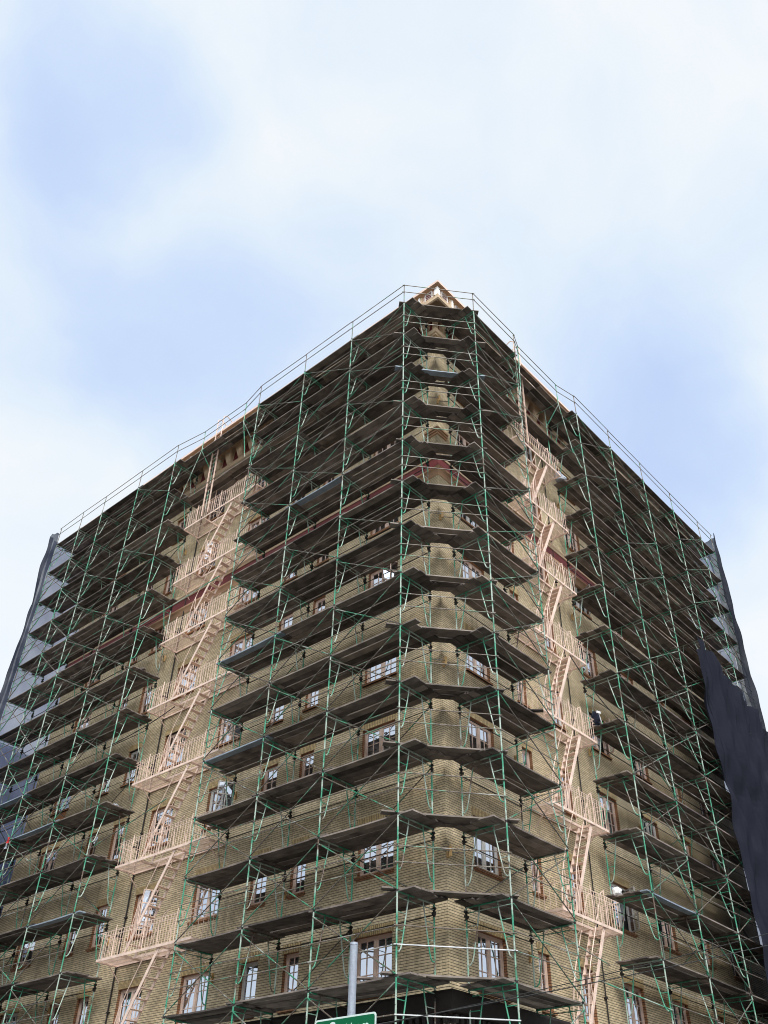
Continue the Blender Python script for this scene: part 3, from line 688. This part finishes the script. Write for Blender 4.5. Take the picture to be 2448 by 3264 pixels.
# cantilever brackets and rails bridging the fire escape gaps on the top two lifts
for root, side, a, b, q in ((near, 'L', yN[-1], yF[0], (10.55, 13.7)), (near, 'R', xN[-1], xF[0], (4.05, 7.2))):
    e_ = SL if side == 'L' else SR
    for i, s_ in enumerate(q):
        eb = e_-.25; m = MB(); O = Vector(W(side, s_, ZL[0], eb)); tgt = a if i == 0 else b
        R_ = lambda s__, z_, e__: Vector(W(side, s__, z_, e__))-O
        m.tube([R_(s_, ZL[0]+1.2, eb), R_(s_, ZL[0]-.16, eb)], .022, 7); m.tube([R_(s_, ZL[0]-.02, eb), R_(s_, ZL[0]-.02, .35)], .022, 7)
        m.tube([R_(s_, ZL[0]-.16, eb), R_(s_, ZL[0]-1.1, .8)], .022, 7); m.tube([R_(s_, ZL[0], .8), R_(s_, ZL[0]-3.4, .8)], .022, 7)
        m.tube([R_(s_, ZL[0]-.1, eb), R_((s_+tgt)/2, ZL[0]-2.9, eb+.1)], .018, 6)
        link('bracket', m.mesh('bracket', M['green']), root, O-root.location)
    pts = [a]+list(q)+[b]; es = [e_, e_-.25, e_-.25, e_]
    for i in range(3):
        for h in (1.14, .70): place_pipe(root, 'top_rail' if h > 1 else 'mid_rail', W(side, pts[i], ZL[0]+h, es[i]+.03), W(side, pts[i+1], ZL[0]+h, es[i+1]+.03), .0165)
    for k in (1, 2): place_pipe(root, 'mid_rail', W(side, a, ZL[k]+.7, e_+.03), W(side, b, ZL[k]+.7, e_+.03), .0165)
# long ledger tubes reaching over the fire escapes lower down
place_pipe(farL, 'ledger_tube', W('L', 15.4, 20.95, 1.9), W('L', 11.5, 22.4, .9), .02, M['green'])
place_pipe(farL, 'ledger_tube', W('L', 15.5, 11.2, 1.9), W('L', 12.2, 12.6, 1.1), .02, M['brace'])
place_pipe(farR, 'ledger_tube', W('R', 8.4, 5.6, 1.86), W('R', 5.2, 5.95, 1.3), .022, M['green'])
place_pipe(near, 'ledger_tube', W('R', 3.3, 7.0, 1.0), W('R', 4.9, 6.2, 1.9), .018, M['pipe'])
for side, ss, root in (('L', yN, near), ('R', xN, near), ('L', yF[:2], farL), ('R', xF[:3], farR)):
    for i, s_ in enumerate(ss):
        for k in range(2+i % 2, 14, 3):
            z = ZL[k]-.55; e_ = (SL if side == 'L' else SR)-FD; O = Vector(W(side, s_, z, e_)); m = MB(); so_ = .32 if (side == 'L') else .34
            so_ *= (-1 if (s_ < 1) else 1)
            m.tube([(0, 0, 0), Vector(W(side, s_+so_, z-.02, .06))-O], .018, 6); m.m = 1
            a = Vector(W(side, s_+so_-.03, z-.16, .004))-O; b = Vector(W(side, s_+so_+.03, z+.12, .07))-O; m.box(*a, *b)
            link('wall_tie', m.mesh('wall_tie', [M['pipe'], M['wood']]), root, O-root.location)

# ------------------------------------------------------------------ plank decks
PW = .262
def plank_mesh(ln, w_=PW, t=.042, seed=0):
    r_ = random.Random(seed); m = MB(); n = 6; sag = r_.uniform(.0, .03)
    P = []
    for i in range(n+1):
        x = ln*i/n; z = -sag*4*(i/n)*(1-i/n); P.append((x, z))
    for i in range(n):
        (xa, za), (xb, zb) = P[i], P[i+1]
        m.q((xa, -w_/2, za), (xa, w_/2, za), (xb, w_/2, zb), (xb, -w_/2, zb)); m.q((xa, -w_/2, za+t), (xb, -w_/2, zb+t), (xb, w_/2, zb+t), (xa, w_/2, za+t))
        m.q((xa, -w_/2, za), (xb, -w_/2, zb), (xb, -w_/2, zb+t), (xa, -w_/2, za+t)); m.q((xa, w_/2, za), (xa, w_/2, za+t), (xb, w_/2, zb+t), (xb, w_/2, zb))
    for (x, z) in (P[0], P[-1]): m.q((x, -w_/2, z), (x, w_/2, z), (x, w_/2, z+t), (x, -w_/2, z+t))
    return m
_pc = {}
def pm_get(ln, matn, seed):
    key = (round(ln, 2), matn, seed)
    if key not in _pc: _pc[key] = plank_mesh(ln, seed=seed).mesh('plank', M[matn])
    return _pc[key]
def deck(side, s0, s1, z, e_out, n, label, layer=0, ext=(.22, .22), group='plank decks on the scaffolding', skip=0, special=None):
    c = W(side, (s0+s1)/2, z, e_out-.7)
    root = thing('plank_deck', label, 'deck', c, group)
    for i in range(n):
        if random.random() < skip: continue
        a = s0-ext[0]-random.uniform(-.08, .12); b = s1+ext[1]+random.uniform(-.08, .12)
        e_ = e_out-.02-PW/2-i*(PW+.02)
        matn = 'plank2' if random.random() < .3 else 'plank'
        if special and i == 0: matn = special
        o = link('plank', pm_get(round((b-a)*5)/5, matn, random.randrange(3)), root)
        p = Vector(W(side, a, z+.004+layer*.046+random.uniform(0, .006), e_))-Vector(c)
        o.location = p; o.rotation_euler = (random.uniform(-.02, .02)*.5, 0, (math.pi/2 if side == 'L' else 0)+random.uniform(-.006, .006))
    return root
for k in range(14):
    z = ZL[k]; lv = ORD[k]+' level from top' if k else 'topmost level'
    top = k == 0
    for i, (a, b) in enumerate(zip(yN, yN[1:])):
        n = 5
        x0 = (.45 if i == 0 else .22)
        deck('L', a, b, z, SL-.03, 5, f'plank deck, {lv}, {NTH[i]} bay left of the corner', layer=i % 2, ext=(x0, .22), special='alu' if (k, i) in ((4, 1), (9, 2), (7, 2)) else None)
    deck('R', xN[0], xN[1], z, SR-.03, 5, f'plank deck, {lv}, just right of the corner', ext=(.42, .16))
    for i, (a, b) in enumerate(zip(yF, yF[1:])):
        deck('L', a, b, z, SL-.03, 5, f'plank deck, {lv}, {NTH[i]} bay beyond the left fire escape', layer=i % 2, ext=(.35 if i == 0 else .2, .2), special='alu' if (k, i) in ((9, 1), (11, 0), (8, 2)) else None)
    for i, (a, b) in enumerate(zip(xF, xF[1:])):
        deck('R', a, b, z, SR-.03, 5, f'plank deck, {lv}, {NTH[i]} bay beyond the right fire escape', layer=i % 2, ext=(.3 if i == 0 else .2, .12 if i == 4 else .2), special='alu' if (k, i) in ((11, 0),) else None)
    # planks bridging the corner
    A = Vector((-SL, yN[0], z)); B = Vector((xN[0], -SR, z)); d = (B-A).normalized(); nrm_ = Vector((d.y, -d.x, 0)); nrm_ = -nrm_ if nrm_.x < 0 else nrm_
    root = thing('plank_deck', f'planks laid across the building corner on the {lv}', 'deck', (A+B)/2, 'plank decks across the corner')
    nb = 2 if k in (13, 12) else 3
    for i in range(nb):
        ex = random.uniform(.15, .45) if i == 0 else random.uniform(-.25, .1)
        ex2 = random.uniform(.12, .4) if i == 0 else random.uniform(-.25, .1)
        off = .16+i*(PW+.02) if top else .2+i*(PW+.03)+random.uniform(-.03, .03)
        a = A-d*ex+nrm_*off; b = B+d*ex2+nrm_*off; ln = (b-a).length
        o = link('plank', pm_get(round(ln*5)/5, 'alu' if (k, i) == (2, 0) else ('plank2' if i == 0 else 'plank'), i), root)
        o.location = a+Vector((0, 0, .06+i*.006))-root.location; o.rotation_euler = (0, 0, math.atan2(d.y, d.x))
    if k < 2:
        for side, a, b, nm in (('L', yN[-1], yF[0], 'left'), ('R', xN[-1], xF[0], 'right')):
            e_ = (SL if side == 'L' else SR)-.28
            mid = (a+b)/2
            for j, (p, q) in enumerate(((a, mid), (mid, b))):
                deck(side, p, q, z, e_ if k == 0 else .97, 3, f'plank deck over the {nm} fire escape, {lv}, half {"nearer the" if j == 0 else "away from the"} corner', layer=1-j, ext=(.1, .1), group='plank decks bridging the fire escapes')

# ------------------------------------------------------------------ debris netting
def net(name, path, z0, z1, matn, label, nz=26, ns=10, amp=.10, seed=1, ztop=None, lean=0.0):
    """sheet hung along a plan path, with folds"""
    r_ = random.Random(seed); m = MB(); pts = [Vector((*p, 0)) for p in path]
    seg = [(pts[i+1]-pts[i]).length for i in range(len(pts)-1)]; tot = sum(seg)
    def at(t):
        d = t*tot
        for i, s_ in enumerate(seg):
            if d <= s_ or i == len(seg)-1: return pts[i]+(pts[i+1]-pts[i])*(d/s_), (pts[i+1]-pts[i]).normalized()
            d -= s_
    n = ns*len(seg); grid = []
    ph = [r_.uniform(0, 6.28) for _ in range(8)]
    for i in range(n+1):
        t = i/n; p, d = at(t); nr = Vector((d.y, -d.x, 0)); rowp = []
        zt = z1 if ztop is None else ztop(t)
        for j in range(nz+1):
            h = j/nz; z = z0+(zt-z0)*h
            dd = t*tot; sw = 1.1*math.sin(z*.42+ph[4])+.7*math.sin(z*.9+ph[7])
            f_ = .55*math.sin(dd*3.3+sw+ph[0])+.35*math.sin(dd*8.1+1.6*sw+ph[1])+.22*math.sin(dd*17+2.2*sw+ph[2])*math.sin(z*.5+ph[3])
            f_ += .55*abs(math.sin(math.pi*(z-ZL[0])/(HL*2)))+.2*math.sin(z*2.1+dd*2.6+ph[5])+.16*math.sin(z*3.7-dd*4.1+ph[6])
            rowp.append(p+nr*amp*f_+Vector((0, 0, z+.05*math.sin(t*17+z))))
        grid.append(rowp)
    for i in range(n):
        for j in range(nz): m.q(grid[i][j], grid[i+1][j], grid[i+1][j+1], grid[i][j+1])
    return tag(m.build(name, M[matn], smooth=True), label, 'netting')
ex = 22.95
net('debris_netting', [(15.9, -SR-.16), (16.5, -SR-.3), (18, -SR-.2), (20, -SR-.2), (22.2, -SR-.2), (ex, -SR-.25), (ex+.1, -SR+.3)], GZ+1, 21.2, 'net_dark',
    'dark blue black netting hanging in front of the right end of the scaffolding', ns=26, nz=90, amp=.2, seed=4, ztop=lambda t: 22.3-2.4*max(0, (t-.06))*1.2 if t > .06 else 21.2)
net('debris_netting', [(21.9, -SR-.12), (22.4, -SR-.12), (22.8, -SR-.22), (ex, -SR-.1), (ex+.1, -SR+.5)], 18.0, 31.9, 'net_mid',
    'dark netting strip wrapped round the upper right end post of the scaffolding', ns=18, nz=60, amp=.10, seed=9, ztop=lambda t: 24.6+7.3*min(1, t/.42))
net('debris_netting', [(ex, -SR+.4), (ex+.05, -.6), (ex, 1.4)], GZ+2, 31.2, 'net_pale',
    'pale backlit netting closing the right end of the scaffolding', ns=24, nz=60, amp=.09, seed=5)
net('debris_netting', [(4.5, 26.8), (1.5, 26.7), (-.4, 26.75), (-1.2, 26.8), (-SL-.05, 26.8)], GZ+2, 31.3, 'net_pale',
    'pale backlit netting closing the left end of the scaffolding', ns=24, nz=60, amp=.09, seed=6)
net('debris_netting', [(-SL-.02, 27.0), (-SL-.2, 26.95), (-SL-.26, 26.6), (-SL-.1, 26.3)], 16, 31.5, 'net_grey',
    'ragged grey netting wrapped round the left end post of the scaffolding', ns=12, nz=90, amp=.085, seed=7)
net('debris_netting', [(1.5, 27.2), (-.2, 27.1), (-SL-.1, 27.3), (-SL-1.4, 27.5)], GZ+2, 19.0, 'net_pale',
    'wide pale netting sheet hanging beyond the left end of the building', ns=8, nz=40, amp=.15, seed=8)

# ------------------------------------------------------------------ neighbour building beyond the left end
nb = thing('stucco_building', 'plain mauve grey stucco building beyond the left end of the scaffolding', 'building', (0, 29, GZ))
m = MB(); m.box(-.5, 0, 0, 16, 20, 15.8); m.build('wall', M['neighbour'], nb)
m = MB(); m.box(-.8, -.2, 15.8, 16.2, 20.2, 16.2); m.build('roof_coping', M['tan'], nb)
wme = MB().box(-.54, 0, 0, -.49, 1.1, 1.6).mesh('window', M['glass'])
for i in range(5):
    for j in range(4): link('window', wme, nb, (0, 2+i*3.4, 3+j*3.1))
m = MB(); m.box(-.5, .0, 1, 12, -.02, 1.02); 

ob = thing('added_stone_building', 'unseen stone building added across the left street to shade the lower floors', 'building', (-31, -4, GZ))  # unseen buildings added behind the viewer to dim sky light on lower floors
m = MB(); m.box(-14, 0, 0, 0, 60, 14); m.build('wall', M['stone'], ob)
wme2 = MB().box(-.01, 0, 0, .03, 1.2, 1.8).mesh('window', M['glass'])
for i in range(12):
    for j in range(4): link('window', wme2, ob, (0, 1.5+i*4.6, 1.2+j*3.2))
ob = thing('added_stone_building', 'unseen stone building added across the right street to shade the lower floors', 'building', (-4, -27, GZ))
m = MB(); m.box(0, -14, 0, 60, 0, 14); m.build('wall', M['stone'], ob)
wme3 = MB().box(0, -.01, 0, 1.2, .03, 1.8).mesh('window', M['glass'])
for i in range(12):
    for j in range(4): link('window', wme3, ob, (1.5+i*4.6, 0, 1.2+j*3.2))
ob = thing('added_stone_building', 'unseen tall stone building added diagonally opposite to block low sky light', 'building', (-31, -27, GZ))
m = MB(); m.box(-20, -20, 0, 0, 0, 20); m.build('wall', M['stone'], ob)

# ------------------------------------------------------------------ street sign
PX = (-14.13, -10.143)
sg = thing('street_sign_post', 'round galvanised post carrying the green street name sign', 'post', (PX[0], PX[1], GZ))
m = MB(); m.tube([(0, 0, 0), (0, 0, 1.905-GZ)], .0315, 20); m.build('pole', M['galv'], sg, smooth=False)
m = MB(); m.tube([(0, 0, 1.900-GZ), (0, 0, 1.918-GZ)], [.034, .03], 20); m.build('cap', M['galv'], sg)
ss = thing('street_name_sign', 'green street name sign with white border and letters, on the grey post', 'sign', (PX[0]-.04, PX[1], 1.0))
def rrect(y0, y1, z0, z1, r_, x):
    out = []
    for cy, cz, a0 in ((y1-r_, z1-r_, 0), (y0+r_, z1-r_, 90), (y0+r_, z0+r_, 180), (y1-r_, z0+r_, 270)):
        for k in range(5): t = math.radians(a0+k*22.5); out.append((x, cy+r_*math.cos(t), cz+r_*math.sin(t)))
    return out
y0, y1, z0, z1 = -.30, .36, .138, .38
A_ = rrect(y0, y1, z0, z1, .025, 0); B_ = rrect(y0, y1, z0, z1, .025, .004)
m = MB(); m.q(*A_); m.q(*B_)
for i in range(len(A_)): j = (i+1) % len(A_); m.q(A_[i], A_[j], B_[j], B_[i])
m.build('sign_border', M['sign_white'], ss)
m = MB(); m.q(*rrect(y0+.013, y1-.013, z0+.013, z1-.013, .018, -.002)); m.build('sign_face', M['sign_green'], ss)
m = MB()
for z in (z0+.05, z1-.02): m.tube([(.04+.036*math.cos(t*math.pi/8), .036*math.sin(t*math.pi/8), z) for t in range(17)], .004, 5)
m.build('clamp_band', M['clamp'], ss)
cu = bpy.data.curves.new('lettering', 'FONT'); cu.body = 'Sutter'; cu.size = .17; cu.extrude = .0008; cu.align_x = 'RIGHT'; cu.offset = .0015
to = bpy.data.objects.new('tmp', cu); col.objects.link(to)
dg = bpy.context.evaluated_depsgraph_get(); tme = bpy.data.meshes.new_from_object(to.evaluated_get(dg)); bpy.data.objects.remove(to)
tme.materials.clear(); tme.materials.append(M['sign_white'])
lo = link('lettering', tme, ss, (-.004, y0+.085, .205)); lo.matrix_basis = Matrix(((0, 0, -1, -.004), (-1, 0, 0, y0+.075), (0, 1, 0, .232), (0, 0, 0, 1)))

# ------------------------------------------------------------------ wires
def wire(name, pts, r_, label, cat='cable'):
    O = Vector(pts[0]); m = MB(); m.tube([Vector(p)-O for p in pts], r_, 5)
    o = link(name, m.mesh(name, M['wire']), None, O); return tag(o, label, cat)
def far_pt(u, v, d): return CAM+ray(u, v).normalized()*d
def cat_pts(a, b, sag, n=14): return [a.lerp(b, i/n)-Vector((0, 0, sag*4*(i/n)*(1-i/n))) for i in range(n+1)]
wire('overhead_wire', cat_pts(far_pt(900, 3330, 13), far_pt(2600, 2935, 15), .06), .0055, 'upper black overhead wire crossing the lower right of the facade')
wire('overhead_wire', cat_pts(far_pt(900, 3322, 6.2), far_pt(2600, 2977, 14.5), .03), .0045, 'lower black overhead wire crossing in front of the street name sign')
wire('hanging_cable', cat_pts(Vector(W('R', 6.2, 17.0, 1.1)), Vector(W('R', 8.3, 14.8, 1.8)), .25), .018, 'black cable slung from the right fire escape to the scaffolding')
wire('hanging_cable', cat_pts(Vector(W('L', 15.5, 15.4, 1.9)), Vector(W('L', 12.9, 16.6, 1.0)), .1), .02, 'dark tube slung from the left scaffolding to the fire escape')

# ------------------------------------------------------------------ loose things on the decks
def lump(name, c, sx, sy, sz, m_, label, cat, seed=0, n=9):
    r_ = random.Random(seed); m = MB(); rows_ = []
    for j in range(n+1):
        ph = math.pi*j/n; rw = []
        for i in range(2*n):
            th = math.pi*i/n; k = 1+.22*math.sin(3*th+seed+ph*2)+.15*math.sin(5*ph+th*2+seed)+r_.uniform(-.06, .06)
            rw.append((sx*k*math.sin(ph)*math.cos(th), sy*k*math.sin(ph)*math.sin(th), max(-sz*.55, sz*k*math.cos(ph))+sz*.55))
        rows_.append(rw)
    for j in range(n):
        for i in range(2*n): i2 = (i+1) % (2*n); m.q(rows_[j][i], rows_[j+1][i], rows_[j+1][i2], rows_[j][i2])
    o = link(name, m.mesh(name, m_, True), None, c); return tag(o, label, cat)
lump('cloth_bundle', W('R', 8.0, ZL[2]+.06, .7), .28, .22, .3, M['rag_grey'], 'crumpled grey cloth bundle on a high deck beside the right fire escape', 'bundle', 2)
lump('plastic_bag', W('R', 8.3, ZL[11]+.06, .62), .17, .15, .17, M['white_plastic'], 'bulging white plastic bag on a low deck beside the right fire escape', 'bag', 5)
lump('cloth_bundle', W('L', 15.9, ZL[9]+.06, .9), .2, .2, .2, M['rag_grey'], 'small grey rag heap on a deck beside the left fire escape', 'bundle', 6)
lump('ochre_rag', W('R', 8.6, ZL[8]+.06, .75), .22, .12, .1, M['yellow'], 'ochre rag lying beside the white squeegee', 'rag', 8)
sq = thing('squeegee', 'white squeegee with a green grip leaning on a deck beside the right fire escape', 'tool', W('R', 8.25, ZL[8]+.06, .95))
m = MB(); m.tube([(0, 0, 0), (-.18, 0, .42)], .022, 8); m.build('handle', M['white_plastic'], sq)
m = MB(); m.bar((-.32, 0, .44), (-.06, 0, .50), .05, .09); m.build('blade', M['white_plastic'], sq)
m = MB(); m.tube([(.02, 0, 0), (-.05, 0, .14)], .032, 8); m.build('grip', M['tool_green'], sq)
lump('dark_bag', W('R', 8.0, ZL[8]+.06, .85), .16, .14, .3, M['net_grey'], 'dark blue grey sack behind the white squeegee', 'bag', 11)
rgc = W('L', 21.9, 12.75, SL+.1)
rg = thing('hanging_rags', 'red and grey rags hanging on a post low at the left end of the scaffolding', 'rags', rgc)
for i, (mn, dy, dz, hh) in enumerate((('rag_red', 0, .16, .26), ('rag_grey', .04, -.08, .22))):
    m = MB(); n = 6
    for a in range(n):
        for b in range(n):
            P = lambda a_, b_: (-.03+.03*math.sin(a_*1.7+b_), dy-.07+.14*a_/n+.02*math.sin(b_*1.3), dz+hh*(b_/n-.5))
            m.q(P(a, b), P(a+1, b), P(a+1, b+1), P(a, b+1))
    m.build('rag', M[mn], rg)
# loose board ends lying on the decks
for i, (side, s_, k, e_, lab) in enumerate((('L', 1.3, 13, 1.6, 'short loose board on the lowest visible deck left of the corner'), ('L', 15.6, 6, 1.5, 'short loose board on a deck left of the left fire escape'),
                                            ('R', 2.3, 9, 1.6, 'short loose board on a deck right of the corner'))):
    m = MB(); m.box(-.09, -.45, 0, .09, .45, .04); o = link('loose_board', m.mesh('loose_board', M['plank']), None, W(side, s_, ZL[k]+.105, e_), (0.06, 0, .5)); tag(o, lab, 'board')
